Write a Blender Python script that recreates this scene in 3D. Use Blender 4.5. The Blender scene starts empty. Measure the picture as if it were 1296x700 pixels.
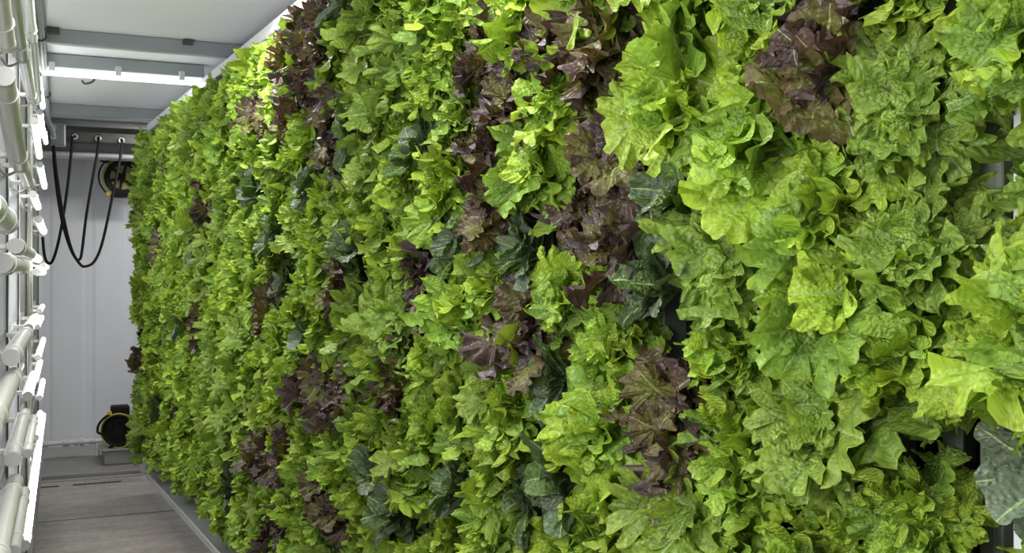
import bpy, math, random
import numpy as np
from mathutils import Vector, Matrix

random.seed(7)
SC = bpy.context.scene
COL = SC.collection
PI = math.pi

# ------------------------------------------------------------------ frame / camera
YAW = math.radians(23.6)
FPX = 1300.0
CAM = Vector((0.0, 0.0, 1.41))
HORIZON = 347.0
SY, CY = math.sin(YAW), math.cos(YAW)

def project(p):
    """world point -> photo pixel (used to decide which plants are worth building)"""
    d = Vector(p) - CAM
    z = d.x * SY + d.y * CY
    x = d.x * CY - d.y * SY
    if z < 0.05:
        return None
    return (648 + FPX * x / z, HORIZON - FPX * d.z / z, z)

cam_d = bpy.data.cameras.new('camera')
cam_d.sensor_width = 36.0
cam_d.lens = 36.0 * FPX / 1296.0
cam_d.shift_y = -(350 - HORIZON) / 1296.0
cam_d.clip_start = 0.02
cam = bpy.data.objects.new('camera', cam_d)
COL.objects.link(cam)
cam.location = CAM
cam.rotation_euler = (PI / 2, 0, -YAW)
SC.camera = cam

# ------------------------------------------------------------------ materials
def newmat(name):
    m = bpy.data.materials.new(name)
    m.use_nodes = True
    nt = m.node_tree
    b = nt.nodes['Principled BSDF']
    return m, nt, b

def N(nt, t, **kw):
    n = nt.nodes.new(t)
    for k, v in kw.items():
        setattr(n, k, v)
    return n

def ramp(nt, stops):
    r = nt.nodes.new('ShaderNodeValToRGB')
    e = r.color_ramp.elements
    while len(e) < len(stops):
        e.new(0.5)
    for i, (p, c) in enumerate(stops):
        e[i].position = p
        e[i].color = (c[0], c[1], c[2], 1)
    return r

def plain(name, col, rough=0.5, metal=0.0, spot=0.0, scale=6.0, bump=0.0, spec=0.5):
    m, nt, b = newmat(name)
    b.inputs['Roughness'].default_value = rough
    b.inputs['Metallic'].default_value = metal
    b.inputs['Specular IOR Level'].default_value = spec
    tc = N(nt, 'ShaderNodeTexCoord')
    no = N(nt, 'ShaderNodeTexNoise')
    no.inputs['Scale'].default_value = scale
    no.inputs['Detail'].default_value = 6
    nt.links.new(tc.outputs['Object'], no.inputs['Vector'])
    k = 1 - spot
    r = ramp(nt, [(0.3, [c * k for c in col]), (0.7, col)])
    nt.links.new(no.outputs['Fac'], r.inputs['Fac'])
    nt.links.new(r.outputs['Color'], b.inputs['Base Color'])
    if bump:
        bp = N(nt, 'ShaderNodeBump')
        bp.inputs['Strength'].default_value = bump
        bp.inputs['Distance'].default_value = 0.01
        nt.links.new(no.outputs['Fac'], bp.inputs['Height'])
        nt.links.new(bp.outputs['Normal'], b.inputs['Normal'])
    return m

def glow(name, col, strength):
    m, nt, b = newmat(name)
    b.inputs['Base Color'].default_value = (0.8, 0.8, 0.8, 1)
    b.inputs['Emission Color'].default_value = (*col, 1)
    b.inputs['Emission Strength'].default_value = strength
    return m

M = {}
M['wall'] = plain('painted_steel', (0.78, 0.79, 0.82), 0.45, spot=0.07, scale=1.5)
M['ceiling'] = plain('ceiling_panel', (0.84, 0.85, 0.88), 0.35, spot=0.07, scale=1.2)
M['beam'] = plain('beam_paint', (0.36, 0.39, 0.42), 0.4, spot=0.1, scale=3)
M['darkmetal'] = plain('dark_steel', (0.09, 0.085, 0.075), 0.5, spot=0.3, scale=9)
M['header'] = plain('header_steel', (0.27, 0.27, 0.27), 0.5, spot=0.1, scale=5)
M['white'] = plain('white_plastic', (0.72, 0.72, 0.70), 0.35, spot=0.06, scale=5)
M['pvc'] = plain('pvc_pipe', (0.62, 0.62, 0.61), 0.3, spot=0.06, scale=9)
M['alu'] = plain('aluminium', (0.62, 0.63, 0.64), 0.35, metal=0.6, spot=0.1, scale=4)
M['sheet'] = plain('white_sheet', (0.84, 0.85, 0.89), 0.4, spot=0.06, scale=2)
M['greysheet'] = plain('grey_sheet', (0.42, 0.44, 0.42), 0.45, spot=0.1, scale=3)
M['tubeoff'] = plain('frosted_tube', (0.66, 0.66, 0.62), 0.28, spot=0.06, scale=7)
M['tubecap'] = plain('tube_cap', (0.52, 0.52, 0.50), 0.4, spot=0.05, scale=9)
M['black'] = plain('black_rubber', (0.012, 0.012, 0.011), 0.7, spot=0.3, scale=20, spec=.2)
M['yellow'] = plain('yellow_plastic', (0.55, 0.45, 0.05), 0.4, spot=0.15, scale=20)
M['bronze'] = plain('ochre_plastic', (0.36, 0.30, 0.10), 0.45, spot=0.2, scale=30)
M['wire'] = plain('cable_sheath', (0.45, 0.42, 0.38), 0.5, spot=0.2, scale=30)
M['media'] = plain('growing_media', (0.014, 0.014, 0.012), 0.9, spot=0.5, scale=40, bump=0.5)
M['channel'] = plain('grow_channel', (0.19, 0.205, 0.165), 0.4, spot=0.2, scale=12)
M['ledge'] = plain('ledge_steel', (0.27, 0.26, 0.25), 0.4, spot=0.25, scale=6)
M['lit'] = glow('lit_tube', (1.0, 1.0, 0.98), 4.8)
M['ceilglow'] = glow('lit_strip', (0.95, 0.98, 1.0), 2.2)

def floor_material():
    m, nt, b = newmat('stained_floor')
    tc = N(nt, 'ShaderNodeTexCoord')
    n1 = N(nt, 'ShaderNodeTexNoise'); n1.inputs['Scale'].default_value = 2.2; n1.inputs['Detail'].default_value = 9
    n2 = N(nt, 'ShaderNodeTexNoise'); n2.inputs['Scale'].default_value = 22; n2.inputs['Detail'].default_value = 5
    mp = N(nt, 'ShaderNodeMapping'); mp.inputs['Scale'].default_value = (1.0, 3.5, 1)
    nt.links.new(tc.outputs['Object'], mp.inputs['Vector'])
    nt.links.new(mp.outputs['Vector'], n1.inputs['Vector'])
    nt.links.new(tc.outputs['Object'], n2.inputs['Vector'])
    r1 = ramp(nt, [(0.32, (0.25, 0.222, 0.195)), (0.5, (0.335, 0.305, 0.275)), (0.72, (0.42, 0.385, 0.35))])
    r2 = ramp(nt, [(0.35, (0.82, 0.82, 0.82)), (0.6, (1, 1, 1)), (0.75, (1.15, 1.15, 1.15))])
    nt.links.new(n1.outputs['Fac'], r1.inputs['Fac']); nt.links.new(n2.outputs['Fac'], r2.inputs['Fac'])
    mx = N(nt, 'ShaderNodeMix', data_type='RGBA', blend_type='MULTIPLY'); mx.inputs['Factor'].default_value = 1
    nt.links.new(r1.outputs['Color'], mx.inputs['A']); nt.links.new(r2.outputs['Color'], mx.inputs['B'])
    nt.links.new(mx.outputs['Result'], b.inputs['Base Color'])
    rr = N(nt, 'ShaderNodeMapRange'); rr.inputs['To Min'].default_value = 0.35; rr.inputs['To Max'].default_value = 0.6
    nt.links.new(n1.outputs['Fac'], rr.inputs['Value']); nt.links.new(rr.outputs['Result'], b.inputs['Roughness'])
    bp = N(nt, 'ShaderNodeBump'); bp.inputs['Strength'].default_value = 0.15; bp.inputs['Distance'].default_value = 0.01
    nt.links.new(n2.outputs['Fac'], bp.inputs['Height']); nt.links.new(bp.outputs['Normal'], b.inputs['Normal'])
    return m
M['floor'] = floor_material()

def leaf_material(name, transl=0.27, rough=0.38, vein=0.16, bumps=1.0, cell=24.0, trans_tint=(1.1, 1.1, 0.6), spec=0.5, under=1.25):
    """Leaf surface: colour from the mesh's own 'tint', pale side veins and quilted blisters from the leaf's own coordinates."""
    m, nt, b = newmat(name)
    L = nt.links.new
    at = N(nt, 'ShaderNodeAttribute', attribute_name='tint')
    lf = N(nt, 'ShaderNodeAttribute', attribute_name='leafpos')
    sep = N(nt, 'ShaderNodeSeparateXYZ'); L(lf.outputs['Vector'], sep.inputs[0])
    ab = N(nt, 'ShaderNodeMath', operation='ABSOLUTE'); L(sep.outputs['Y'], ab.inputs[0])
    nz = N(nt, 'ShaderNodeTexNoise'); nz.inputs['Scale'].default_value = 9; nz.inputs['Detail'].default_value = 2
    L(lf.outputs['Vector'], nz.inputs['Vector'])
    # side veins
    m1 = N(nt, 'ShaderNodeMath', operation='MULTIPLY'); m1.inputs[1].default_value = 1.1; L(ab.outputs[0], m1.inputs[0])
    s1 = N(nt, 'ShaderNodeMath', operation='SUBTRACT'); L(sep.outputs['X'], s1.inputs[0]); L(m1.outputs[0], s1.inputs[1])
    a1 = N(nt, 'ShaderNodeMath', operation='MULTIPLY_ADD'); a1.inputs[1].default_value = 0.18
    L(nz.outputs['Fac'], a1.inputs[0]); L(s1.outputs[0], a1.inputs[2])
    f1 = N(nt, 'ShaderNodeMath', operation='MULTIPLY'); f1.inputs[1].default_value = 48; L(a1.outputs[0], f1.inputs[0])
    c1 = N(nt, 'ShaderNodeMath', operation='COSINE'); L(f1.outputs[0], c1.inputs[0])
    v1 = N(nt, 'ShaderNodeMapRange'); v1.inputs['From Min'].default_value = 0.90; v1.inputs['From Max'].default_value = 1.0
    L(c1.outputs[0], v1.inputs['Value'])
    # midrib
    wd = N(nt, 'ShaderNodeMapRange'); wd.inputs['From Min'].default_value = 0.0; wd.inputs['From Max'].default_value = 0.95
    wd.inputs['To Min'].default_value = 0.045; wd.inputs['To Max'].default_value = 0.006
    L(sep.outputs['X'], wd.inputs['Value'])
    dv = N(nt, 'ShaderNodeMath', operation='DIVIDE'); L(ab.outputs[0], dv.inputs[0]); L(wd.outputs['Result'], dv.inputs[1])
    v2 = N(nt, 'ShaderNodeMapRange'); v2.inputs['From Min'].default_value = 1.3; v2.inputs['From Max'].default_value = 0.5
    L(dv.outputs[0], v2.inputs['Value'])
    vm = N(nt, 'ShaderNodeMath', operation='MULTIPLY'); vm.inputs[1].default_value = vein; L(v1.outputs['Result'], vm.inputs[0])
    v3 = N(nt, 'ShaderNodeMath', operation='MULTIPLY'); v3.inputs[1].default_value = 0.8; L(v2.outputs['Result'], v3.inputs[0])
    vx = N(nt, 'ShaderNodeMath', operation='MAXIMUM'); L(vm.outputs[0], vx.inputs[0]); L(v3.outputs[0], vx.inputs[1])
    # mottling
    mt = N(nt, 'ShaderNodeTexNoise'); mt.inputs['Scale'].default_value = 14; mt.inputs['Detail'].default_value = 4
    L(lf.outputs['Vector'], mt.inputs['Vector'])
    mr = N(nt, 'ShaderNodeMapRange'); mr.inputs['From Min'].default_value = 0.3; mr.inputs['From Max'].default_value = 0.7
    mr.inputs['To Min'].default_value = 0.78; mr.inputs['To Max'].default_value = 1.18
    L(mt.outputs['Fac'], mr.inputs['Value'])
    mul = N(nt, 'ShaderNodeVectorMath', operation='SCALE'); L(at.outputs['Color'], mul.inputs[0]); L(mr.outputs['Result'], mul.inputs['Scale'])
    pale = N(nt, 'ShaderNodeMix', data_type='RGBA'); pale.inputs['B'].default_value = (0.42, 0.52, 0.20, 1)
    L(vx.outputs[0], pale.inputs['Factor']); L(mul.outputs[0], pale.inputs['A'])
    # paler underside
    geo = N(nt, 'ShaderNodeNewGeometry')
    ub = N(nt, 'ShaderNodeMapRange'); ub.inputs['To Min'].default_value = 1.0; ub.inputs['To Max'].default_value = under
    L(geo.outputs['Backfacing'], ub.inputs['Value'])
    colr = N(nt, 'ShaderNodeVectorMath', operation='SCALE'); L(pale.outputs['Result'], colr.inputs[0]); L(ub.outputs['Result'], colr.inputs['Scale'])
    L(colr.outputs[0], b.inputs['Base Color'])
    b.inputs['Roughness'].default_value = rough
    b.inputs['Specular IOR Level'].default_value = spec
    vo = N(nt, 'ShaderNodeTexVoronoi', feature='SMOOTH_F1'); vo.inputs['Scale'].default_value = cell
    L(lf.outputs['Vector'], vo.inputs['Vector'])
    hs = N(nt, 'ShaderNodeMath', operation='MULTIPLY_ADD'); hs.inputs[1].default_value = -0.15
    L(v1.outputs['Result'], hs.inputs[0]); L(vo.outputs['Distance'], hs.inputs[2])
    bp = N(nt, 'ShaderNodeBump'); bp.inputs['Strength'].default_value = bumps; bp.inputs['Distance'].default_value = 0.004
    bp.invert = True
    L(hs.outputs[0], bp.inputs['Height']); L(bp.outputs['Normal'], b.inputs['Normal'])
    tr = N(nt, 'ShaderNodeBsdfTranslucent')
    tt = N(nt, 'ShaderNodeVectorMath', operation='MULTIPLY'); tt.inputs[1].default_value = trans_tint
    L(colr.outputs[0], tt.inputs[0]); L(tt.outputs[0], tr.inputs['Color']); L(bp.outputs['Normal'], tr.inputs['Normal'])
    mix = N(nt, 'ShaderNodeMixShader'); mix.inputs[0].default_value = transl
    L(b.outputs[0], mix.inputs[1]); L(tr.outputs[0], mix.inputs[2])
    L(mix.outputs[0], nt.nodes['Material Output'].inputs['Surface'])
    return m

M['leaf_green'] = leaf_material('green_lettuce_leaf')
M['leaf_red'] = leaf_material('red_lettuce_leaf', transl=0.2, rough=0.38, vein=0.07, bumps=0.8, cell=22, trans_tint=(1.2, 0.9, 0.5), under=1.25)
M['leaf_dark'] = leaf_material('dark_green_leaf', transl=0.18, rough=0.38, vein=0.16, bumps=1.0, cell=18, trans_tint=(0.9, 1.2, 0.4), under=1.3)
M['leaf_oak'] = leaf_material('oak_lettuce_leaf', transl=0.27, vein=0.22)
M['stalk'] = plain('pale_stalk', (0.36, 0.46, 0.17), 0.35, spot=0.25, scale=40)
M['stalkred'] = plain('rusty_stalk', (0.26, 0.26, 0.12), 0.35, spot=0.4, scale=40)
M['stalkdark'] = plain('green_stalk', (0.26, 0.38, 0.16), 0.35, spot=0.25, scale=40)

# ------------------------------------------------------------------ mesh helpers
class MB:
    """collects shapes of one object"""
    def __init__(s):
        s.v = []; s.f = []; s.smooth = []
    def add(s, vs, fs, smooth=False):
        o = len(s.v)
        s.v += [tuple(p) for p in vs]
        s.f += [tuple(i + o for i in f) for f in fs]
        s.smooth += [smooth] * len(fs)
        return s
    def box(s, c, size, rot=None, bevel=0.0):
        hx, hy, hz = [d / 2 for d in size]
        b = min(bevel, hx * .9, hy * .9, hz * .9)
        R = rot or Matrix.Identity(3)
        c = Vector(c)
        if b <= 0:
            vs = [Vector((x * hx, y * hy, z * hz)) for x in (-1, 1) for y in (-1, 1) for z in (-1, 1)]
            fs = [(0, 1, 3, 2), (4, 6, 7, 5), (0, 4, 5, 1), (2, 3, 7, 6), (0, 2, 6, 4), (1, 5, 7, 3)]
            return s.add([c + R @ v for v in vs], fs)
        # chamfered box: three verts at each corner
        vs = []; idx = {}
        for x in (-1, 1):
            for y in (-1, 1):
                for z in (-1, 1):
                    idx[(x, y, z)] = len(vs)
                    vs += [Vector((x * hx, y * (hy - b), z * (hz - b))), Vector((x * (hx - b), y * hy, z * (hz - b))), Vector((x * (hx - b), y * (hy - b), z * hz))]
        fs = []
        def q(keys, k):
            fs.append(tuple(idx[a] + k for a in keys))
        for g in (-1, 1):
            ks = [(g, -1, -1), (g, 1, -1), (g, 1, 1), (g, -1, 1)]; q(ks if g > 0 else ks[::-1], 0)
            ks = [(-1, g, -1), (-1, g, 1), (1, g, 1), (1, g, -1)]; q(ks if g > 0 else ks[::-1], 1)
            ks = [(-1, -1, g), (1, -1, g), (1, 1, g), (-1, 1, g)]; q(ks if g > 0 else ks[::-1], 2)
        for a in (-1, 1):
            for b2 in (-1, 1):
                i, j = idx[(a, b2, -1)], idx[(a, b2, 1)]; fs.append((i, i + 1, j + 1, j))
                i, j = idx[(a, -1, b2)], idx[(a, 1, b2)]; fs.append((i, i + 2, j + 2, j))
                i, j = idx[(-1, a, b2)], idx[(1, a, b2)]; fs.append((i + 1, i + 2, j + 2, j + 1))
        for k in idx.values():
            fs.append((k, k + 1, k + 2))
        return s.add([c + R @ v for v in vs], fs)
    def tube(s, pts, r, n=12, cap=True, radii=None):
        pts = [Vector(p) for p in pts]
        rings = []
        up = None
        for i, p in enumerate(pts):
            t = (pts[min(i + 1, len(pts) - 1)] - pts[max(i - 1, 0)]).normalized()
            if up is None:
                up = Vector((0, 0, 1)) if abs(t.z) < 0.9 else Vector((1, 0, 0))
            a = (up - t * up.dot(t)).normalized(); up = a
            b = t.cross(a)
            rr = radii[i] if radii else r
            rings.append([p + (a * math.cos(2 * PI * k / n) + b * math.sin(2 * PI * k / n)) * rr for k in range(n)])
        vs = [v for g in rings for v in g]
        fs = [(i * n + k, i * n + (k + 1) % n, (i + 1) * n + (k + 1) % n, (i + 1) * n + k) for i in range(len(pts) - 1) for k in range(n)]
        s.add(vs, fs, True)
        if cap:
            s.add(rings[0], [tuple(range(n))[::-1]]); s.add(rings[-1], [tuple(range(n))])
        return s
    def ring(s, c, axis, R, r, n=40, m=10):
        c = Vector(c); ax = Vector(axis).normalized()
        a = ax.orthogonal().normalized(); b = ax.cross(a)
        vs = []
        for i in range(n):
            t = 2 * PI * i / n
            d = a * math.cos(t) + b * math.sin(t)
            for k in range(m):
                u = 2 * PI * k / m
                vs.append(c + d * (R + r * math.cos(u)) + ax * r * math.sin(u))
        fs = [(i * m + k, ((i + 1) % n) * m + k, ((i + 1) % n) * m + (k + 1) % m, i * m + (k + 1) % m) for i in range(n) for k in range(m)]
        return s.add(vs, fs, True)
    def lathe(s, c, axis, prof, n=36):
        """prof: (radius, offset along axis)"""
        c = Vector(c); ax = Vector(axis).normalized()
        a = ax.orthogonal().normalized(); b = ax.cross(a)
        vs = [c + (a * math.cos(2 * PI * i / n) + b * math.sin(2 * PI * i / n)) * r + ax * h for r, h in prof for i in range(n)]
        fs = [(j * n + i, j * n + (i + 1) % n, (j + 1) * n + (i + 1) % n, (j + 1) * n + i) for j in range(len(prof) - 1) for i in range(n)]
        return s.add(vs, fs, False)
    def build(s, name, mat, parent=None, loc=None):
        me = bpy.data.meshes.new(name)
        me.from_pydata(s.v, [], s.f)
        me.update()
        me.polygons.foreach_set('use_smooth', s.smooth)
        me.materials.append(mat)
        o = bpy.data.objects.new(name, me)
        COL.objects.link(o)
        if parent is not None:
            o.parent = parent
            o.matrix_parent_inverse = parent.matrix_world.inverted() if False else Matrix.Translation(-parent.location)
        return o

def tag(o, label=None, cat=None, group=None, kind=None):
    if label: o['label'] = label
    if cat: o['category'] = cat
    if group: o['group'] = group
    if kind: o['kind'] = kind
    return o

def empty(name, loc):
    o = bpy.data.objects.new(name, None)
    COL.objects.link(o)
    o.location = loc
    o.empty_display_size = 0.05
    return o

def struct(name, mb, mat):
    return tag(mb.build(name, mat), kind='structure')

def smooth_path(pts, k=8):
    """Catmull-Rom"""
    P = [Vector(p) for p in pts]
    P = [P[0] * 2 - P[1]] + P + [P[-1] * 2 - P[-2]]
    out = []
    for i in range(1, len(P) - 2):
        for j in range(k):
            t = j / k
            a, b, c, d = P[i - 1], P[i], P[i + 1], P[i + 2]
            out.append(0.5 * ((2 * b) + (c - a) * t + (2 * a - 5 * b + 4 * c - d) * t * t + (3 * b - a - 3 * c + d) * t ** 3))
    out.append(P[-2])
    return out

# ------------------------------------------------------------------ room shell
XL, XR, YB, YF, ZC = -0.62, 1.85, 8.5, -2.0, 2.48
struct('floor', MB().box(((XL + XR) / 2, (YF + YB) / 2, -0.05), (XR - XL + .2, YB - YF + .2, 0.1)), M['floor'])
struct('ceiling', MB().box(((XL + XR) / 2, (YF + YB) / 2, ZC + 0.04), (XR - XL + .2, YB - YF + .2, 0.08)), M['ceiling'])
struct('wall_left', MB().box((XL - .04, (YF + YB) / 2, ZC / 2), (.08, YB - YF, ZC)), M['wall'])
struct('wall_right', MB().box((XR + .04, (YF + YB) / 2, ZC / 2), (.08, YB - YF, ZC)), M['wall'])

def corrugated_wall():
    mb = MB()
    xs = []; x = XL - .05; i = 0
    prof = [(0.0, 0.0), (0.20, 0.0), (0.225, 0.007), (0.275, 0.007), (0.30, 0.0)]
    while x < XR + .1:
        for dx, dy in prof:
            xs.append((x + dx, dy))
        x += 0.30
    vs = []
    for (a, d) in xs:
        vs += [(a, YB + d, 0), (a, YB + d, ZC)]
    n = len(xs)
    fs = [(2 * k, 2 * k + 2, 2 * k + 3, 2 * k + 1) for k in range(n - 1)]
    mb.add(vs, fs)
    mb.add([(XL - .1, YB + .08, 0), (XR + .1, YB + .08, 0), (XR + .1, YB + .08, ZC), (XL - .1, YB + .08, ZC)], [(0, 1, 2, 3)])
    return mb
struct('wall_back', corrugated_wall(), M['wall'])
struct('baseboard_back', MB().box(((XL + XR) / 2, YB - .012, .055), (XR - XL, .02, .11), bevel=.003), M['pvc'])

# floor seams, raised threshold
for i, (y, w) in enumerate([(6.42, .012), (4.9, .01), (7.62, .008)]):
    struct('trim_%d' % (i + 1), MB().box(((XL + XR) / 2, y, .0008), (XR - XL, w, .0016)), M['darkmetal'])
th = MB().box(((XL + XR) / 2, (7.74 + YB) / 2, .012), (XR - XL, YB - 7.74, .024))
struct('trim_4', th, M['ledge'])
struct('trim_5', MB().box(((XL + XR) / 2, 7.735, .013), (XR - XL, .016, .028), bevel=.004), M['header'])

def slot(x0, x1, lab):
    o = empty('drain_slot', ((x0 + x1) / 2, 7.46, 0.001))
    tag(o, lab, 'drain slot', 'drain slots across the floor')
    mb = MB()
    n = 10
    for k in range(n):
        a = x0 + (x1 - x0) * (k + .5) / n
        mb.box((a, 7.46, .002), ((x1 - x0) / n * .8, .022, .003))
    mb.build('slot_opening', M['black'], o)
    MB().box(((x0 + x1) / 2, 7.46, .001), (x1 - x0 + .012, .034, .0018), bevel=.0005).build('slot_rim', M['darkmetal'], o)
slot(-.15, -.03, 'short dark drain slot in the floor beside the lighting rack')
slot(.06, .36, 'long dark drain slot in the middle of the aisle floor')

# ------------------------------------------------------------------ ceiling beams and light
XB0, XB1 = -.14, XR
def ceiling_beam(y, h, d, label):
    o = empty('ceiling_beam', ((XB0 + XB1) / 2, y, ZC - h))
    tag(o, label, 'beam', 'cross beams under the ceiling')
    MB().box(((XB0 + XB1) / 2, y, ZC - h / 2), (XB1 - XB0, d, h), bevel=.004).build('beam_channel', M['beam'], o)
    MB().box(((XB0 + XB1) / 2, y + d / 2 + .012, ZC - .006), (XB1 - XB0, .03, .01), bevel=.002).build('mounting_flange', M['alu'], o)
    return o
b1 = ceiling_beam(4.91, .065, .04, 'grey box beam across the ceiling, nearest one above the aisle')
MB().box((-.04, 4.875, ZC - .015), (.05, .03, .028), bevel=.003).build('bracket', M['darkmetal'], b1)
MB().box((.52, 4.875, ZC - .015), (.045, .03, .02), bevel=.003).build('bracket', M['darkmetal'], b1)
b2 = ceiling_beam(7.05, .07, .05, 'pale grey box beam between the ceiling lamp and the back header')

def strip_lamp(y, label, lit_strength=None):
    o = empty('ceiling_strip_light', (.25, y, ZC - .1))
    tag(o, label, 'ceiling light')
    x0, x1 = XB0, .66
    MB().box(((x0 + x1) / 2, y, ZC - .035), (x1 - x0, .07, .066), bevel=.004).build('housing', M['beam'], o)
    MB().tube([(x0 + .01, y - .012, ZC - .088), (x1 - .01, y - .012, ZC - .088)], .019, 16).build('tube', M['ceilglow'], o)
    for x in (-.05, .25, .55):
        MB().box((x, y - .04, ZC - .068), (.028, .022, .045), bevel=.003).build('clip', M['white'], o)
        
    ld = bpy.data.lights.new('strip_light_lamp', 'AREA')
    ld.shape = 'RECTANGLE'; ld.size = x1 - x0; ld.size_y = .05
    ld.energy = LAMP_W * .3; ld.color = (1.0, .99, .96)
    lo = bpy.data.objects.new('strip_light_lamp', ld)
    COL.objects.link(lo)
    lo.location = ((x0 + x1) / 2, y - .012, ZC - .112)
    return o
LAMP_W = 10
strip_lamp(5.47, 'glowing white strip light across the ceiling above the aisle')
# the same fixtures carry on along the ceiling above and behind the camera: only their light shows
for y, pw in ((3.65, 1.35), (1.85, 1.2), (.1, .55), (-1.4, .4)):
    ld = bpy.data.lights.new('strip_light_lamp', 'AREA')
    ld.shape = 'RECTANGLE'; ld.size = .8; ld.size_y = .06
    ld.energy = LAMP_W * pw; ld.color = (1.0, .99, .96)
    lo = bpy.data.objects.new('strip_light_lamp', ld)
    COL.objects.link(lo)
    lo.location = (.3, y, ZC - .1)
    up = bpy.data.objects.new('strip_light_glow', ld.copy()); COL.objects.link(up)
    up.data.energy = LAMP_W * .4
    up.location = (.3, y, ZC - .12); up.rotation_euler = (PI, 0, 0)

# unseen fill lamp added between far beam and back header to brighten back wall
fl = empty('added_fill_light', (1.0, 7.38, ZC - .006)); tag(fl, 'added unseen fill lamp for the back wall, between the far beam and the back header', 'ceiling light')
MB().box((1.0, 7.38, ZC - .003), (1.2, .2, .006)).build('fill_panel', M['white'], fl)
ld = bpy.data.lights.new('added_fill_lamp', 'AREA'); ld.shape = 'RECTANGLE'; ld.size = 1.2; ld.size_y = .18; ld.energy = 16; ld.color = (1, 1, .99)
lo = bpy.data.objects.new('added_fill_lamp', ld); COL.objects.link(lo); lo.location = (1.0, 7.38, ZC - .012)

# small hook on the ceiling
hk = MB().tube(smooth_path([(.155, 5.95, ZC), (.15, 5.95, ZC - .03), (.13, 5.95, ZC - .045), (.105, 5.95, ZC - .05), (.09, 5.95, ZC - .035)]), .006, 8)
tag(hk.build('ceiling_hook', M['darkmetal']), 'small bent metal hook on the ceiling beyond the strip light', 'hook')

# header above the back wall
hd = empty('back_header', (.6, 7.75, 2.34)); tag(hd, 'dark steel header across the top of the back wall, above the hanging cables', 'header beam')
MB().box(((XB0 + XR) / 2, 7.78, 2.365), (XR - XB0, .1, .07), bevel=.004).build('dark_rail', M['darkmetal'], hd)
MB().box(((XB0 + XR) / 2, 8.05, 2.455), (XR - XB0, .7, .045), bevel=.004).build('top_plate', M['header'], hd)
MB().box(((XB0 + XR) / 2, 8.0, 2.315), (XR - XB0, .16, .09), bevel=.004).build('header_plate', M['header'], hd)
MB().box(((XB0 + XR) / 2, 7.98, 2.258), (XR - XB0, .2, .035), bevel=.012).build('lower_lip', M['pvc'], hd)

# ------------------------------------------------------------------ conduit, junction box, cables
cd = MB().tube(smooth_path([(-.085, 3.6, 2.40), (-.085, 5.0, 2.40), (-.088, 6.6, 2.40), (-.088, 7.25, 2.395), (-.07, 7.4, 2.37), (-.06, 7.46, 2.33)]), .016, 14)
cdo = empty('conduit', (-.085, 5, 2.40)); tag(cdo, 'grey metal conduit running along the top of the lighting rack', 'conduit')
cd.build('pipe', M['beam'], cdo)
for y in (4.7, 6.2):
    MB().ring((-.085, y, 2.40), (0, 1, 0), .018, .005, 20, 8).build('clamp', M['darkmetal'], cdo)

jb = empty('junction_box', (-.03, 7.5, 2.32)); tag(jb, 'small grey junction box where the black cables leave the conduit', 'junction box')
MB().box((-.03, 7.52, 2.34), (.09, .06, .15), bevel=.006).build('box_body', M['beam'], jb)
MB().box((-.03, 7.487, 2.34), (.075, .008, .13), bevel=.003).build('box_cover', M['header'], jb)
for z in (2.385, 2.325):
    MB().lathe((-.06, 7.48, z), (0, -1, 0), [(.019, 0), (.019, .014), (.011, .014), (.011, .006), (.001, .006)], 20).build('gland', M['white'], jb)

EY = [(.073, 7.71, 2.36), (.223, 7.71, 2.355), (.375, 7.71, 2.35)]
for i, p in enumerate(EY):
    e = MB().ring(p, (0, 1, 0), .016, .0055, 28, 8)
    tag(e.build('cable_eyelet', M['alu']), ['round metal cable eyelet on the dark rail, nearest the junction box',
        'round metal cable eyelet on the dark rail, middle one of three',
        'round metal cable eyelet on the dark rail, closest to the plants'][i], 'eyelet', 'cable eyelets on the header')

def wpt(px, py, Y):
    """point in the plane y=Y seen at a photo pixel"""
    u = (px - 648) / FPX
    dx, dy = SY + CY * u, CY - SY * u
    z = Y / dy
    return Vector((dx * z, Y, CAM.z + (HORIZON - py) / FPX * z))
def cable(pts, lab, Y0=7.66):
    P = [wpt(x, y, Y) for x, y, Y in pts]
    return tag(MB().tube(smooth_path(P, 10), .0095, 10).build('hanging_cable', M['black']), lab, 'cable', 'black cables hanging at the back')
cable([(68, 184, 7.5), (72, 222, 7.5), (80, 272, 7.52), (90, 314, 7.55), (101, 334, 7.57), (109, 337, 7.58), (120, 330, 7.6), (130, 305, 7.62), (143, 245, 7.64), (152, 200, 7.66), (155, 174, 7.72)],
      'long black cable looping lowest, from junction box to the eyelet by the plants')
cable([(67, 184, 7.53), (70, 222, 7.54), (77, 272, 7.56), (86, 306, 7.58), (95, 326, 7.6), (101, 328, 7.6), (104, 316, 7.61), (109, 275, 7.62), (118, 222, 7.64), (124, 188, 7.67), (125, 171, 7.72)],
      'black cable looping from junction box up to the middle eyelet')
cable([(92, 169, 7.72), (90, 195, 7.68), (86, 232, 7.66), (80, 274, 7.66), (73, 310, 7.68), (66, 331, 7.7), (60, 332, 7.7), (56, 322, 7.7), (54, 300, 7.72)],
      'black cable hanging from the eyelet nearest the rack into a narrow loop')

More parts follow.
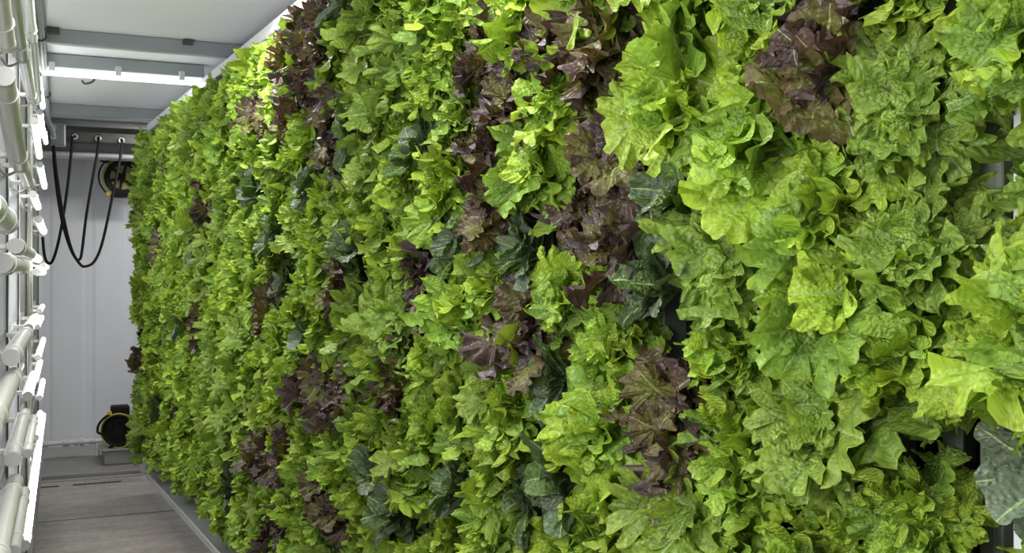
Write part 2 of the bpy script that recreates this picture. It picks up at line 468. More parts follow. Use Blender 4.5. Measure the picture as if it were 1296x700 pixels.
# ------------------------------------------------------------------ hose reels
def reel_top():
    c = Vector((.41, 8.25, 2.135))
    o = empty('hose_reel', c); tag(o, 'black and yellow spoked reel hung high on back wall behind the cables', 'hose reel')
    R = .13
    ax = (0, -1, 0)
    MB().lathe(c, ax, [(R * .72, -.05), (R, -.05), (R, .05), (R * .70, .05), (R * .70, .035), (R * .72, -.05)], 48).build('rim', M['black'], o)
    MB().lathe(c, ax, [(R * .70, .0), (R * .70, .012), (.02, .012), (.02, .0), (R * .7, .0)], 40).build('disc', M['bronze'], o)
    sp = MB()
    for k in range(6):
        a = k * PI / 3 + .3
        d = Vector((math.cos(a), 0, math.sin(a)))
        rot = Matrix.Rotation(-a, 3, 'Y')
        sp.box(c + d * R * .4 + Vector((0, -.024, 0)), (R * .72, .02, .018), rot, .002)
    sp.build('spokes', M['black'], o)
    MB().lathe(c, ax, [(.001, .05), (.028, .05), (.032, .03), (.032, 0)], 24).build('hub', M['black'], o)
    MB().ring(c + Vector((0, -.03, 0)), ax, R * 1.07, .007, 48, 8).build('yellow_ring', M['yellow'], o)
    hoop = [c + Vector((math.cos(a) * R * 1.3, -.03, math.sin(a) * R * 1.25)) for a in [math.radians(t) for t in range(120, 245, 8)]]
    MB().tube(hoop, .006, 8).build('hoop', M['black'], o)
    MB().box(c + Vector((0, .12, R * 1.02)), (.2, .27, .03), None, .006).build('bracket', M['black'], o)
    MB().box(c + Vector((.02, .0, -R * 1.03)), (.16, .1, .03), None, .006).build('lower_bracket', M['black'], o)
    MB().tube(smooth_path([(.235, 8.1, 2.28), (.25, 8.1, 2.245), (.285, 8.12, 2.235), (.31, 8.16, 2.255), (.325, 8.2, 2.265)]), .008, 8).build('lead', M['black'], o)
    MB().box(c + Vector((-R * .8, -.03, -R * .98)), (.03, .02, .03), None, .004).build('latch', M['yellow'], o)
reel_top()

def reel_floor():
    o = empty('equipment_plinth', (.42, 8.15, 0.024)); tag(o, 'low grey metal box on the floor under the lower reel', 'plinth')
    MB().box((.45, 8.2, .075), (.36, .42, .10), bevel=.006).build('plinth_body', M['header'], o)
    MB().box((.45, 8.2, .13), (.38, .44, .012), bevel=.003).build('plinth_top', M['ledge'], o)
    c = Vector((.385, 8.1, .262))
    r = empty('floor_hose_reel', c); tag(r, 'round black reel with yellow rim standing on the low grey box', 'hose reel')
    R = .122; ax = Vector((-.25, -1, 0)).normalized()
    MB().lathe(c, ax, [(.001, -.06), (R * .9, -.06), (R, -.05), (R, .05), (R * .92, .062), (R * .86, .05), (R * .8, .03), (R * .3, .025), (R * .3, .045), (.001, .045)], 48).build('drum', M['black'], r)
    MB().ring(c + ax * .055, ax, R * 1.02, .006, 48, 8).build('yellow_rim', M['yellow'], r)
    MB().box(c + Vector((.0, .03, R + .02)), (.13, .12, .07), None, .01).build('top_block', M['black'], r)
    MB().box(c + Vector((.0, .02, -R + .004)), (.16, .14, .03), None, .008).build('foot', M['black'], r)
    h = [c + Vector((-.02, -.03, R + .0)), c + Vector((-.09, -.04, R - .01)), c + Vector((-.145, -.05, .06)), c + Vector((-.155, -.05, .0)), c + Vector((-.12, -.04, -.02))]
    MB().tube(smooth_path(h), .009, 8).build('handle', M['black'], r)
    MB().box(c + Vector((-.075, -.04, R + .008)), (.03, .02, .03), None, .006).build('catch', M['yellow'], r)
reel_floor()

pp = empty('floor_pipe', (.05, 8.38, .14)); tag(pp, 'white plastic water pipe with fittings along the foot of the back wall', 'pipe')
MB().tube([(XL + .05, 8.40, .145), (.3, 8.40, .145)], .017, 16).build('pipe', M['white'], pp)
for x, l, r in ((.02, .05, .026), (.09, .035, .024), (.13, .03, .03), (.2, .04, .024), (-.12, .04, .024)):
    MB().tube([(x - l / 2, 8.40, .145), (x + l / 2, 8.40, .145)], r, 18).build('fitting', M['pvc'], pp)
MB().tube([(.235, 8.40, .145), (.235, 8.40, .03)], .014, 12).build('drop_pipe', M['white'], pp)

# ------------------------------------------------------------------ lighting rack on the left
# (Y start, Y end, height, X, diameter, lit, wordy place)
TUBES = [
    (1.75, 2.22, 1.885, -.100, .032, 0, 'grey unlit tube cut by the top edge, closest overhead tube of the rack'),
    (2.15, 3.02, 2.02, -.100, .032, 0, 'unlit grey tube of the upper rack ending above the large white disc end'),
    (2.11, 2.91, 1.73, -.100, .036, 0, 'thick unlit white tube with round flat end, high on the near rack'),
    (2.93, 3.73, 1.70, -.100, .030, 0, 'unlit white tube following end to end behind the thick one'),
    (3.05, 4.05, 2.03, -.100, .028, 0, 'unlit pale tube in the upper rack beyond the grey one'),
    (2.95, 4.02, 2.28, -.098, .028, 0, 'unlit cream tube in the topmost row, cut by the top edge'),
    (4.06, 5.02, 2.24, -.100, .026, 0, 'unlit cream tube in the topmost row beside the conduit'),
    (5.03, 6.02, 2.30, -.100, .025, 1, 'glowing tube in the topmost row beside the conduit'),
    (4.28, 5.20, 1.97, -.100, .026, 1, 'glowing tube in second row, nearer the camera'),
    (5.30, 6.25, 2.17, -.100, .026, 1, 'glowing tube ending just below the conduit'),
    (6.35, 6.95, 2.22, -.098, .026, 1, 'farthest glowing tube next to the junction box'),
    (5.25, 6.60, 1.92, -.100, .030, 1, 'glowing tube hanging left of the cable loops'),
    (4.11, 4.90, 1.70, -.100, .026, 1, 'glowing tube above the short stub tube'),
    (4.95, 6.40, 1.65, -.100, .034, 1, 'short looking glowing stub tube in the upper half'),
    (2.62, 3.75, 1.475, -.100, .034, 0, 'unlit tube almost level with the eye, with metal clip'),
    (3.80, 5.00, 1.475, -.100, .030, 1, 'glowing end of the level tube beyond the clip'),
    (2.05, 3.02, 1.43, -.100, .034, 0, 'near unlit tube seen almost end on at eye level'),
    (1.55, 2.12, 1.505, -.098, .042, 0, 'big disc end of unlit tube at the left edge'),
    (4.46, 6.00, 1.42, -.096, .028, 1, 'glowing tube at eye level, lower of the stubs'),
    (5.30, 6.60, 1.45, -.088, .026, 1, 'glowing tube at eye level closest to the back wall'),
    (5.20, 6.05, 1.24, -.100, .022, 1, 'small glowing tube just below eye level'),
    (3.56, 4.50, 1.24, -.100, .028, 1, 'fat glowing tube just below eye level, next to the unlit elbow'),
    (4.73, 5.77, 1.19, -.100, .022, 1, 'thin glowing tube tucked behind the fat one below eye level'),
    (2.39, 3.41, 1.235, -.100, .034, 0, 'unlit white tube sloping out below the level tubes'),
    (4.87, 6.23, 1.05, -.100, .025, 1, 'glowing tube in the row a metre above the floor, farther one'),
    (3.48, 4.24, 1.035, -.100, .028, 1, 'broad glowing tube in the row a metre above the floor'),
    (4.34, 5.37, .995, -.100, .022, 1, 'narrow glowing tube following the broad one'),
    (5.20, 6.05, .84, -.100, .025, 1, 'far glowing tube in the fourth row from below'),
    (1.70, 2.54, 1.185, -.100, .034, 0, 'thick unlit tube at the left edge below eye level'),
    (2.46, 3.25, 1.01, -.100, .032, 0, 'unlit tube in the middle of the lower rack'),
    (3.48, 4.30, .86, -.100, .026, 0, 'dull grey tube beside the long glowing one'),
    (4.35, 5.15, .78, -.096, .022, 1, 'small greyish glowing tube above the long glowing tube'),
    (5.03, 6.23, .635, -.100, .024, 1, 'glowing tube in the lowest row next to back wall'),
    (3.20, 4.95, .645, -.100, .028, 1, 'long glowing tube in the lowest row, nearest the floor'),
    (1.80, 2.58, .94, -.100, .034, 0, 'thick unlit tube in the lower left corner, cut by the left edge'),
    (2.50, 3.18, .80, -.100, .030, 0, 'unlit tube in the lower left corner beside the long glowing one'),
]
def led_tube(y0, y1, z, x, d, lit, label, dz=0.0):
    zc = z; ta = math.atan2(-2 * dz, y1 - y0)
    o = empty('led_tube', (x, y0, z)); tag(o, label, 'tube light', 'tube lights on the rack')
    r = d / 2
    body = MB().tube([(x, y0, z), (x, y0 + .012, z), (x, y1 - .012, z), (x, y1, z)], r, 18, True, [r * .9, r, r, r * .9])
    body.build('tube', M['lit'] if lit else M['tubeoff'], o)
    # aluminium spine the tube sits on, toward the rack
    MB().box((x - r * .95, (y0 + y1) / 2, z), (r * .7, y1 - y0 - .05, r * 1.1), None, .002).build('spine', M['alu'], o)
    for yy in (y0, y1 - .014):
        MB().tube([(x, yy - .002, z), (x, yy + .016, z)], r * 1.05, 18).build('end_cap', M['tubecap'], o)
    for yy in (y0 + .12, y1 - .12):
        clip = MB()
        clip.ring((x, yy, z), (0, 1, 0), r * 1.07, .0022, 20, 6)
        clip.box((x - r * 1.07 - .016, yy, z), (.035, .018, .012), None, .002)
        clip.build('clip', M['white'], o)
    # looping lead between tube end and rack
    MB().tube(smooth_path([(x, y1, z), (x - .012, y1 + .03, z - .008), (x - .035, y1 + .02, z - .02), (x - .05, y1 - .02, z - .01)]), .0035, 6).build('lead', M['wire'], o)
    if dz:
        o.rotation_euler = (ta, 0, 0); o.location.z = z + dz
TILT = {2: .045, 1: .035, 0: .03, 5: .04, 6: .06, 8: .02}   # half the droop of tubes that hang out of level
for i, t in enumerate(TUBES):
    led_tube(*t, dz=TILT.get(i, 0.0))

# rack uprights: white sheet fins seen face on, with dark edges and wiring
def fin(y, x1, mat, label, z0=.1, z1=2.4):
    o = empty('rack_upright', (x1 - .2, y, z0)); tag(o, label, 'rack upright', 'uprights of the lighting rack')
    MB().box(((XL + x1) / 2, y, (z0 + z1) / 2), (x1 - XL, .02, z1 - z0), None, .002).build('panel', mat, o)
    MB().box((x1 - .004, y - .006, (z0 + z1) / 2), (.005, .034, z1 - z0), None, .001).build('edge_strip', M['darkmetal'], o)
    MB().box((x1 - .05, y - .016, (z0 + z1) / 2), (.008, .012, z1 - z0 - .02), None, .001).build('rib', M['alu'], o)
fin(3.33, -.145, M['sheet'], 'white sheet upright of the rack, nearest one in view')
fin(4.15, -.145, M['sheet'], 'white sheet upright of the rack, second from the camera')
fin(4.95, -.142, M['greysheet'], 'grey upright of the rack, third from the camera')
fin(5.75, -.142, M['greysheet'], 'grey upright of the rack, fourth from the camera')
fin(7.0, -.138, M['greysheet'], 'farthest grey upright of the rack beside the cable loops')

for z, w_ in ((.645, 'lowest'), (.84, 'second lowest'), (1.02, 'third from the floor'), (1.235, 'just below eye level'), (1.46, 'at eye level'),
             (1.70, 'just above eye level'), (1.95, 'second highest'), (2.21, 'highest')):
    o = empty('rack_cross_rail', (-.16, 4.2, z)); tag(o, 'thin pale rail along the lighting rack behind the tubes, ' + w_, 'rail', 'cross rails of the lighting rack')
    MB().box((-.160, 4.2, z), (.012, 5.8, .022), None, .002).build('rail', M['alu'], o)
    for y in (1.32, 7.08):
        MB().box((-.160, y, z), (.018, .03, .03), None, .003).build('rail_end', M['tubecap'], o)

# bundle of thin vertical wires running down the rack
wb = empty('wire_bundle', (-.12, 4.6, .3)); tag(wb, 'bundle of thin beige wires running down the lighting rack', 'wires')
for k in range(5):
    rr = random.Random(k)
    pts = [(-.128 + rr.uniform(-.006, .01), 4.55 + k * .05 + rr.uniform(-.01, .01), z) for z in [.3, .6, .9, 1.2, 1.5, 1.8, 2.1, 2.36]]
    MB().tube(smooth_path(pts, 4), .0032, 6).build('wire', [M['wire'], M['white'], M['wire'], M['alu'], M['white']][k], wb)

# bottom rail of rack standing on the floor, and top rail
rk = empty('rack_base_rail', (-.13, 5, 0)); tag(rk, 'grey metal base rail along the floor under the lighting rack', 'rail')
MB().box((-.165, 4.6, .06), (.06, 7.0, .12), None, .004).build('rail', M['alu'], rk)
MB().box((-.137, 4.6, .135), (.02, 7.0, .03), None, .003).build('lip', M['ledge'], rk)
tr = empty('rack_top_rail', (-.15, 5, 2.4)); tag(tr, 'pale metal rail along the top of the lighting rack', 'rail')
MB().box((-.17, 4.6, 2.44), (.05, 7.0, .06), None, .004).build('rail', M['sheet'], tr)

# light of the part of the rack that continues beside and behind the camera
RACK_W = 26
for (yy, zz, e) in ((.95, 1.5, .38), (-.7, 1.6, .08)):
    ld = bpy.data.lights.new('rack_lamp', 'AREA'); ld.shape = 'RECTANGLE'; ld.size = .7; ld.size_y = .9
    ld.energy = RACK_W * e; ld.color = (1.0, .995, .97)
    lo = bpy.data.objects.new('rack_lamp', ld); COL.objects.link(lo)
    lo.location = (-.22, yy, zz)
    lo.rotation_euler = (0, -PI / 2, 0)

# ------------------------------------------------------------------ planted wall: frame
F = Vector((.357, 6.94, 0)); G = Vector((.836, .70, 0))
EDIR = (G - F).normalized()            # along the wall towards the camera
NRM = Vector((EDIR.y, -EDIR.x, 0))     # out of the wall, towards the aisle
if NRM.x > 0: NRM = -NRM
DEPTH = .175
BASE0 = F - NRM * DEPTH
WROT = Matrix(((EDIR.x, NRM.x, 0), (EDIR.y, NRM.y, 0), (0, 0, 1)))   # columns: along, outward, up
def P(s, out, z):
    return BASE0 + EDIR * s + NRM * out + Vector((0, 0, z))
SPOST = 6.148
ZB, ZT = .25, 2.33
def panel(s0, s1, name, label, channels):
    o = empty(name, P((s0 + s1) / 2, 0, ZB)); tag(o, label, 'planting panel')
    mid = (s0 + s1) / 2
    MB().box(P(mid, -.05, (ZB + ZT) / 2), (s1 - s0, .02, ZT - ZB), WROT).build('backing', M['media'], o)
    MB().box(P(mid, -.01, ZT + .02), (s1 - s0, .09, .05), WROT, .004).build('top_rail', M['sheet'], o)
    t = MB()
    t.box(P(mid, .04, ZB - .045), (s1 - s0, .16, .012), WROT, .002)
    t.box(P(mid, .118, ZB - .03), (s1 - s0, .008, .035), WROT, .002)
    t.build('drip_trough', M['alu'], o)
    for s in channels:
        c = MB()
        c.box(P(s - .036, -.015, (ZB + ZT) / 2), (.012, .05, ZT - ZB), WROT, .002)
        c.box(P(s + .036, -.015, (ZB + ZT) / 2), (.012, .05, ZT - ZB), WROT, .002)
        c.box(P(s - .022, .008, (ZB + ZT) / 2), (.02, .005, ZT - ZB), WROT, .001)
        c.box(P(s + .022, .008, (ZB + ZT) / 2), (.02, .005, ZT - ZB), WROT, .001)
        c.build('grow_channel', M['channel'], o)
    return o
COLS_A = [.06 + i * .1625 for i in range(38)]
COLS_B = [SPOST + .085, SPOST + .25, SPOST + .41]
pa = panel(-.03, SPOST - .03, 'planting_panel', 'long planting panel behind the lettuces, with white top rail and vertical channels', COLS_A)
MB().box(P(SPOST, -.01, (ZB + ZT) / 2), (.022, .07, ZT - ZB), WROT, .003).build('end_post', M['sheet'], pa)
MB().box(P(-.04, .0, (ZB + ZT) / 2), (.02, .1, ZT - ZB), WROT, .003).build('end_post', M['sheet'], pa)
pb = panel(SPOST + .03, SPOST + .62, 'planting_panel', 'next planting panel beyond the white post at the right edge', COLS_B)

# ------------------------------------------------------------------ leaves
def leaf_mesh(rng, L, W, kind, nphi, nrho, lacy=False):
    """one blade: rings from its middle to its frilled margin. returns verts (x along, y across, z up), tint, leafpos"""
    phi = np.linspace(0, 2 * PI, nphi, endpoint=False)
    u = (1 - np.cos(phi)) / 2
    sgn = np.sign(np.sin(phi))
    if kind == 'dark':
        g = np.power(np.clip(u, 1e-4, 1), .62) * np.power(np.clip(1 - u, 0, 1), .5); g = g / g.max()
    elif kind == 'oak':
        g = np.power(np.clip(u, 1e-4, 1), 1.0) * np.power(np.clip(1 - u, 0, 1), .42); g = g / g.max()
    else:
        g = np.power(np.clip(u, 1e-4, 1), .95) * np.power(np.clip(1 - u, 0, 1), .40); g = g / g.max()
    x0 = .10 if kind != 'oak' else .16
    mx = (x0 + (1 - x0) * u) * L
    my = sgn * g * W
    C = np.array([.60 * L, 0.0])
    # lobes / teeth along the margin
    ph = [rng.uniform(0, 6.28) for _ in range(8)]
    if kind == 'green':
        k1 = rng.choice([8, 10, 12]); k2 = rng.choice([36, 40, 44])
        lob = (.46 if lacy else .32) * np.abs(np.sin(phi * k1 / 2 + ph[0] + .25 * np.sin(phi * 2 + ph[7]))) ** .6 - (.32 if lacy else .21) + (.07 if lacy else .045) * np.abs(np.sin(phi * k2 / 2 + ph[1])) + .09 * np.sin(phi * 3 + ph[2])
    elif kind == 'oak':
        k1 = rng.choice([8, 10])
        lob = .50 * np.power(np.abs(np.sin(phi * k1 / 2 + ph[0])), .7) - .34 + .05 * np.sin(phi * 19 + ph[1]) + .06 * np.sin(phi * 3 + ph[2])
    elif kind == 'red':
        k1 = rng.choice([10, 12])
        lob = .17 * np.abs(np.sin(phi * k1 / 2 + ph[0])) - .07 + .04 * np.sin(phi * 23 + ph[1]) + .08 * np.sin(phi * 2 + ph[2])
    else:
        lob = .02 * np.sin(phi * 5 + ph[0]) + .012 * np.sin(phi * 17 + ph[1])
    wbase = np.clip((u - .04) / .25, 0, 1)
    lob = lob * wbase
    ox = (mx - C[0]) * (1 + lob); oy = my * (1 + lob)
    rho = np.linspace(0, 1, nrho + 1)[1:] ** .8
    R, PH = np.meshgrid(rho, phi, indexing='ij')
    X = C[0] + R * ox[None]; Y = R * oy[None]
    Z = np.zeros_like(X)
    wb = wbase[None]
    amp = {'green': .078, 'oak': .06, 'red': .07, 'dark': .02}[kind] * L * rng.uniform(.75, 1.3)
    if lacy: amp *= 1.25
    m1 = {'green': rng.uniform(6, 9), 'oak': rng.uniform(6, 9), 'red': rng.uniform(7, 10), 'dark': 5}[kind]
    pp_ = 2.3
    warp = .7 * np.sin(PH * 2 + ph[3]) + .4 * np.sin(PH * 5 + ph[4])
    m1 = round(m1)
    w1 = np.sin(m1 * PH + warp + ph[5])
    Z += amp * R ** pp_ * w1 * wb
    Z += amp * .75 * R ** 3.5 * np.sin(round(m1 * 2.4) * PH + warp * 2 + ph[6]) * wb
    # curl along the margin (gives folded frills)
    tx = -np.sin(PH); ty = np.cos(PH) * 0 + 1
    tang = amp * .45 * R ** pp_ * np.cos(m1 * PH + warp + ph[5]) * wb
    dmx = np.gradient(ox); dmy = np.gradient(oy); ln = np.hypot(dmx, dmy) + 1e-9
    X += tang * (dmx / ln)[None]; Y += tang * (dmy / ln)[None]
    if kind == 'green':
        sh = amp * .38 * R ** 6 * np.cos(round(m1 * 2.4) * PH + warp * 2 + ph[6]) * wb
        X += sh * (dmx / ln)[None]; Y += sh * (dmy / ln)[None]
    # blisters and cup
    Z += .012 * L * np.sin(X / L * 21 + ph[0]) * np.sin(Y / L * 23 + ph[1]) * (1 - R ** 4)
    cup = rng.uniform(-.2, .9) if kind != 'dark' else rng.uniform(.1, .9)
    Z += cup * Y ** 2 / W * .55
    Z += .28 * np.minimum(np.abs(Y), .25 * W)   # fold at the midrib
    # centre vertex appended first
    V = np.concatenate([[[C[0], 0, 0]], np.stack([X.ravel(), Y.ravel(), Z.ravel()], 1)])
    rr = np.concatenate([[0.0], R.ravel()])
    faces = []
    for k in range(nphi):
        faces.append((0, 1 + k, 1 + (k + 1) % nphi))
    idx = np.arange(nphi)
    for j in range(nrho - 1):
        a = 1 + j * nphi + idx; b = 1 + j * nphi + (idx + 1) % nphi
        c = b + nphi; d = a + nphi
        faces += list(zip(a.tolist(), d.tolist(), c.tolist(), b.tolist()))
    lp = np.stack([V[:, 0] / L + rng.uniform(0, .02), V[:, 1] / L, np.full(len(V), rng.uniform(0, 50))], 1)
    return V, faces, rr, lp

PAL = {  # linear colours: heart, blade, margin
    'green': [((.30, .41, .10), (.225, .365, .038), (.28, .43, .048)), ((.29, .40, .12), (.165, .29, .038), (.225, .36, .050)), ((.33, .42, .09), (.27, .41, .036), (.34, .47, .048))],
    'oak': [((.28, .37, .11), (.155, .255, .036), (.205, .315, .045)), ((.30, .38, .12), (.195, .30, .04), (.25, .355, .05))],
    'red': [((.15, .19, .04), (.095, .062, .045), (.072, .044, .042)), ((.18, .23, .05), (.125, .115, .035), (.095, .065, .045)), ((.13, .14, .06), (.095, .070, .070), (.110, .085, .092)), ((.16, .20, .04), (.115, .125, .025), (.11, .08, .04))],
    'dark': [((.15, .22, .08), (.062, .104, .040), (.056, .095, .036)), ((.18, .24, .12), (.115, .155, .10), (.11, .145, .095)), ((.13, .19, .05), (.060, .112, .020), (.056, .102, .018))],
}

def make_mesh(name, V, Fc, mat, tint=None, lp=None):
    me = bpy.data.meshes.new(name)
    me.from_pydata(V.tolist() if hasattr(V, 'tolist') else V, [], Fc)
    me.update()
    me.polygons.foreach_set('use_smooth', [True] * len(me.polygons))
    if tint is not None:
        a = me.attributes.new('tint', 'FLOAT_COLOR', 'POINT')
        t4 = np.ones((len(tint), 4), dtype=np.float32); t4[:, :3] = tint
        a.data.foreach_set('color', t4.ravel())
        b = me.attributes.new('leafpos', 'FLOAT_VECTOR', 'POINT')
        b.data.foreach_set('vector', lp.astype(np.float32).ravel())
    me.materials.append(mat)
    return me

def rotm(axis, a):
    return np.array(Matrix.Rotation(a, 3, axis))

def plant_proto(kind, seed, fine=True, lacy=False):
    """returns (foliage mesh, stalk mesh); plant axis +Z out of the wall, +Y up the wall"""
    rng = random.Random(seed)
    nl = {'green': 31, 'oak': 25, 'red': 23, 'dark': 17}[kind]
    if lacy: nl = 38
    nphi, nrho = (152, 9) if fine else (56, 6)
    if kind == 'dark': nphi, nrho = (48, 10) if fine else (28, 5)
    if kind == 'oak': nphi = 96 if fine else 60
    Vs, Fs, Ts, Ls = [], [], [], []
    sV, sF = [], []
    off = soff = 0
    pal0 = PAL[kind]
    for i in range(nl):
        q = i / (nl - 1)                 # 0 outer .. 1 inner
        L = {'green': .132, 'oak': .148, 'red': .138, 'dark': .132}[kind] * (1 - .34 * q) * rng.uniform(.78, 1.18) * (.82 if lacy else 1)
        W = L * {'green': .47, 'oak': .40, 'red': .42, 'dark': .27}[kind] * rng.uniform(.85, 1.15)
        pal = rng.choice(pal0)
        V, Fc, rr, lp = leaf_mesh(rng, L, W, kind, nphi, nrho, lacy)
        ht, bl, mg = [np.array(c) for c in pal]
        young = np.array([1.12, 1.10, 1.1]) if q > .6 else np.array([1, 1, 1.0])
        x = np.clip(V[:, 0] / L, 0, 1)
        wh = np.clip(1.0 - x / .45, 0, 1)[:, None]
        wm = np.clip((rr - .55) / .45, 0, 1)[:, None]
        br = rng.uniform(.8, 1.15)
        tint = (bl * (1 - wm) + mg * wm)
        tint = (tint * (1 - wh) + ht * wh) * br * young
        # bend along the length
        el0 = math.radians(26 + 50 * q + rng.uniform(-16, 16))       # how far the leaf stands out of the wall
        curv = rng.uniform(.5, 2.0) * (1 if kind != 'dark' else .7)
        tw = rng.uniform(-.9, .9)
        def place(A):
            A = A.copy()
            s = A[:, 0]; z = A[:, 2]
            # twist grows along the leaf
            a = tw * s / L
            y2 = A[:, 1] * np.cos(a) - z * np.sin(a); z2 = A[:, 1] * np.sin(a) + z * np.cos(a)
            # arc in x-z plane: starts at elevation el0+, droops by curv
            k = curv / L
            el_s = el0 + .35
            ang = el_s - k * s
            xx = (np.sin(el_s) - np.sin(ang)) / k; zz = -(np.cos(el_s) - np.cos(ang)) / k
            xx, zz = ( (np.sin(el_s) - np.sin(ang)) / k, (np.cos(ang) - np.cos(el_s)) / k )
            nx, nz = -np.sin(ang), np.cos(ang)
            return np.stack([xx + nx * z2, y2, zz + nz * z2], 1)
        az = i * 2.39996 + rng.uniform(-.8, .8)
        Rz = rotm('Z', az)
        bo = rng.uniform(0, 6.28); br_ = rng.uniform(0, .048) if kind != 'dark' else rng.uniform(0, .02)
        lift = np.array([math.cos(bo) * br_, math.sin(bo) * br_, .012 * i / nl])
        B = place(V) @ Rz.T + lift
        Vs.append(B); Ts.append(np.clip(tint, 0, 1)); Ls.append(lp)
        Fs += [tuple(n + off for n in f) for f in Fc]; off += len(V)
        # stalk and midrib
        ns, mk = 9, 6
        for_j = np.linspace(-.04, .80, ns)
        S = []
        for fj in for_j:
            rad = L * (.034 if kind != 'oak' else .028) * max(.16, (1 - max(fj, 0) / .85)) ** .8
            for k in range(mk):
                t = 2 * PI * k / mk
                S.append([fj * L, math.cos(t) * rad * 1.25, math.sin(t) * rad * .8 - rad * .25])
        S = place(np.array(S)) @ Rz.T + lift
        sV.append(S)
        for j in range(ns - 1):
            for k in range(mk):
                sF.append((soff + j * mk + k, soff + j * mk + (k + 1) % mk, soff + (j + 1) * mk + (k + 1) % mk, soff + (j + 1) * mk + k))
        soff += len(S)
    fol = make_mesh('foliage', np.concatenate(Vs), Fs, M['leaf_' + kind], np.concatenate(Ts), np.concatenate(Ls))
    stk = make_mesh('stalks', np.concatenate(sV), sF, M[{'green': 'stalk', 'oak': 'stalk', 'red': 'stalkred', 'dark': 'stalkdark'}[kind]])
    return fol, stk

PROTO = {}
for kind, n in (('green', 9), ('oak', 4), ('red', 5), ('dark', 5)):
    PROTO[kind] = [plant_proto(kind, 100 * len(kind) + 7 * i + 1, lacy=(kind == 'green' and i >= 5)) for i in range(n)]

NAMES = {'green': 'curly_lettuce', 'oak': 'oak_leaf_lettuce', 'red': 'red_leaf_lettuce', 'dark': 'dark_leaf_green'}
DESC = {'green': 'bright green frilly lettuce', 'oak': 'green oak-leaf lettuce', 'red': 'purple-brown red-leaf lettuce', 'dark': 'dark green smooth-leaved plant'}
CATS = {'green': 'lettuce', 'oak': 'lettuce', 'red': 'lettuce', 'dark': 'leafy green'}
ORD = ['first', 'second', 'third', 'fourth', 'fifth', 'sixth', 'seventh', 'eighth', 'ninth', 'tenth', 'eleventh', 'twelfth', 'thirteenth', 'fourteenth',
       'fifteenth', 'sixteenth', 'seventeenth', 'eighteenth', 'nineteenth', 'twentieth', 'twenty-first', 'twenty-second', 'twenty-third', 'twenty-fourth', 'twenty-fifth',
       'twenty-sixth', 'twenty-seventh', 'twenty-eighth', 'twenty-ninth', 'thirtieth', 'thirty-first', 'thirty-second', 'thirty-third', 'thirty-fourth', 'thirty-fifth', 'thirty-sixth', 'thirty-seventh', 'thirty-eighth', 'thirty-ninth']

# patches of red and dark plants on the wall: (photo x, photo y, radius)
REDP = [(372, 45, 30), (375, 110, 28), (330, 150, 26), (405, 165, 20), (620, 75, 36), (640, 150, 36), (695, 45, 34), (765, 145, 34), (590, 185, 30), (800, 40, 36), (745, 355, 36),
        (390, 500, 30), (430, 510, 34), (330, 585, 28), (385, 595, 26), (325, 670, 26), (430, 660, 22), (505, 345, 26), (600, 280, 26), (1060, 60, 40), (250, 270, 13), (175, 462, 10),
        (320, 400, 14), (880, 540, 32), (520, 385, 20), (480, 470, 18), (200, 300, 9), (245, 400, 9), (655, 450, 22), (440, 350, 14)]
DARKP = [(640, 345, 44), (380, 225, 26), (735, 225, 36), (535, 210, 28), (610, 245, 28), (800, 415, 34), (815, 590, 40), (850, 560, 34), (470, 655, 26), (570, 615, 28), (865, 215, 28), (430, 15, 20), (425, 180, 16),
         (540, 295, 26), (715, 640, 28), (640, 630, 26), (300, 240, 12), (415, 330, 14), (460, 610, 16), (240, 320, 9), (265, 150, 10), (375, 450, 14), (270, 620, 12), (215, 420, 9), (195, 520, 9), (350, 300, 12), (680, 520, 24)]
OAKP = [(1130, 190, 80), (1110, 300, 80), (1240, 260, 60), (560, 110, 30), (850, 310, 50), (700, 480, 30), (560, 470, 40), (520, 150, 26), (720, 180, 26), (1250, 640, 60), (480, 40, 24), (1010, 560, 50)]

plants = []
rg = random.Random(11)
ROWS = [.36 + k * .168 for k in range(12)]
def consider(s, z, col, beyond, kind=None, scale=None, proto=None, roll=None, out=0.0):
    c = P(s, DEPTH * .75, z)
    pr = project(c)
    if pr is None: return
    x, y, Z = pr
    mg = .17 * FPX / Z
    if x < 100 or x > 1296 + mg or y < -mg or y > 700 + mg: return
    plants.append(dict(s=s, z=z, col=col, beyond=beyond, kind=kind, x=x, y=y, Z=Z, scale=scale, proto=proto, roll=roll, out=out))
NC = len(COLS_A)
for i, s in enumerate(COLS_A):
    for k, z in enumerate(ROWS):
        zz = z + (.085 if i % 2 else 0) + rg.uniform(-.02, .02)
        if zz > 2.16: zz = 2.16 + rg.uniform(-.02, .01)
        if i == NC - 1 and rg.random() < .0: continue
        last = i == NC - 1
        consider(s + rg.uniform(-.038, .038) * (not last) - (.04 if last else 0), zz + rg.uniform(-.02, .02), NC - 1 - i, False, scale=.88 if last else None)
for z, kd, sc_, ou in ((1.67, 'green', 1.1, .03), (1.50, 'oak', .85, -.03), (1.335, 'green', 1.25, .03), (1.20, 'dark', .9, .02), (1.03, 'green', 1.0, -.02)):
    consider(COLS_B[0], z, 0, True, kind=kd, scale=sc_, out=ou)
def assign(lst, kn, reach):
    for (a, b, r) in lst:
        hit = [p for p in plants if p['kind'] is None and math.hypot(p['x'] - a, p['y'] - b) < r]
        if not hit:
            c = min(plants, key=lambda p: math.hypot(p['x'] - a, p['y'] - b))
            if c['kind'] is None and math.hypot(c['x'] - a, c['y'] - b) < reach * FPX / c['Z']:
                hit = [c]
        for p in hit:
            p['kind'] = kn
            p['out'] = {'dark': .03, 'red': .015, 'oak': 0}[kn]
assign(REDP, 'red', .12); assign(DARKP, 'dark', .12); assign(OAKP, 'oak', .1)
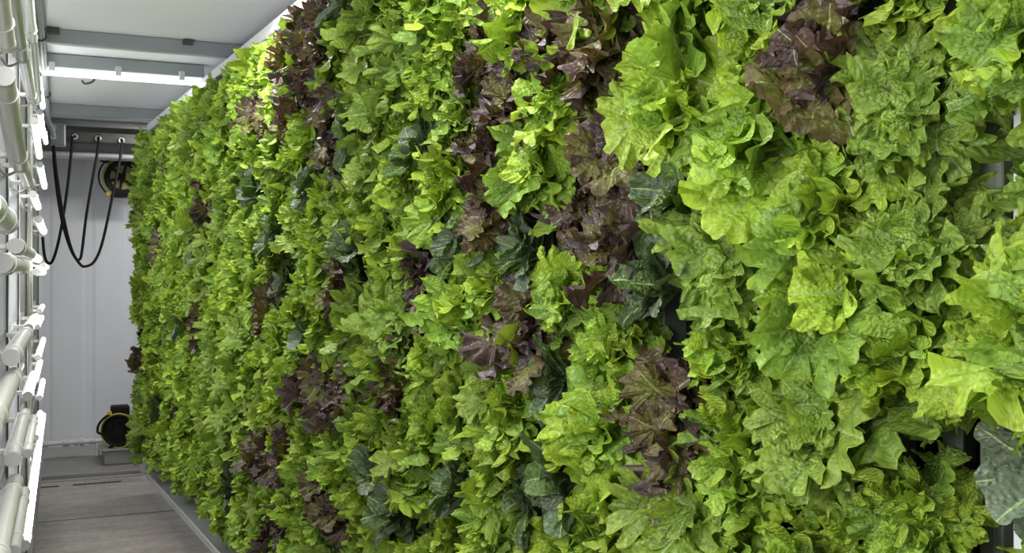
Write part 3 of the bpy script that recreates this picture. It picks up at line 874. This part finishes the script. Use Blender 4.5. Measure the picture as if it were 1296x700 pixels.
for p in plants:
    if p['kind'] is None:
        t = rg.random()
        if p['x'] > 880: t = .15 + .85 * t
        elif p['Z'] > 3: t *= .8
        p['kind'] = 'dark' if t < .06 else 'red' if t < .10 else 'oak' if t < .22 else 'green'
        if p['kind'] in ('dark', 'red'): p['scale'] = rg.uniform(.65, .85)

# order within columns, for the labels
from collections import defaultdict
bycol = defaultdict(list)
for p in plants:
    bycol[(p['beyond'], p['col'])].append(p)
for k, lst in bycol.items():
    lst.sort(key=lambda p: -p['z'])
    inside = [p for p in lst if 0 <= p['y'] <= 700]
    for i, p in enumerate(inside):
        p['where'] = ORD[i] + ' in view from the top'
    for i, p in enumerate([p for p in lst if p['y'] < 0][::-1]):
        p['where'] = ['cut by the top edge', 'barely past the top edge', 'beyond the top edge'][min(i, 2)]
    for i, p in enumerate([p for p in lst if p['y'] > 700]):
        p['where'] = ['cut by the bottom edge', 'barely past the bottom edge', 'beyond the bottom edge'][min(i, 2)]

for p in plants:
    kind = p['kind']
    fol, stk = PROTO[kind][p['proto'] if p['proto'] is not None else rg.randrange(len(PROTO[kind]))]
    t = bpy.data.objects.new(NAMES[kind], None)
    t.empty_display_size = .03
    COL.objects.link(t)
    if kind == 'green' and p['proto'] is None and rg.random() < (.65 if p['Z'] > 2.6 else .25):
        fol, stk = PROTO[kind][rg.randrange(5, len(PROTO[kind]))]
    sc = p['scale'] or {'green': 1.06, 'oak': 1.08, 'red': .95, 'dark': .95}[kind] * rg.uniform(.9, 1.15)
    # +Z out of the wall, +Y up
    B = Matrix((( -EDIR.x, 0, NRM.x), (-EDIR.y, 0, NRM.y), (0, 1, 0)))
    roll = p['roll'] if p['roll'] is not None else rg.uniform(0, 2 * PI)
    tilt = Matrix.Rotation(math.radians(rg.uniform(-22, -2)), 3, 'X') @ Matrix.Rotation(math.radians(rg.uniform(-12, 12)), 3, 'Y')
    Mx = (B @ tilt @ Matrix.Rotation(roll, 3, 'Z')).to_4x4()
    t.matrix_world = Matrix.Translation(P(p['s'], .015 + p['out'], p['z'])) @ Mx @ Matrix.Scale(sc, 4)
    for nm, me in (('foliage', fol), ('stalks', stk)):
        c = bpy.data.objects.new(nm, me)
        COL.objects.link(c)
        c.parent = t
    if p['beyond']:
        lab = '%s beyond the white post, %s' % (DESC[kind], p['where'])
    else:
        lab = '%s, %s, %s column from the white post' % (DESC[kind], p['where'], ORD[p['col']])
    t['label'] = lab
    t['category'] = CATS[kind]
    t['group'] = {'green': 'bright green lettuces on the planted wall', 'oak': 'oak-leaf lettuces on the planted wall',
                  'red': 'red-leaf lettuces on the planted wall', 'dark': 'dark smooth-leaved plants on the planted wall'}[kind]

# ------------------------------------------------------------------ world, render look
w = bpy.data.worlds.new('world'); SC.world = w; w.use_nodes = True
bg = w.node_tree.nodes['Background']
bg.inputs['Color'].default_value = (.95, .98, 1.0, 1)
bg.inputs['Strength'].default_value = 0.5
vs = SC.view_settings
vs.view_transform = 'Standard'; vs.look = 'None'; vs.gamma = 1.0; vs.use_curve_mapping = False
vs.exposure = 0.28
SC.cycles.use_denoising = True
SC.cycles.max_bounces = 8
SC.cycles.diffuse_bounces = 4
SC.cycles.transmission_bounces = 4
SC.cycles.glossy_bounces = 3
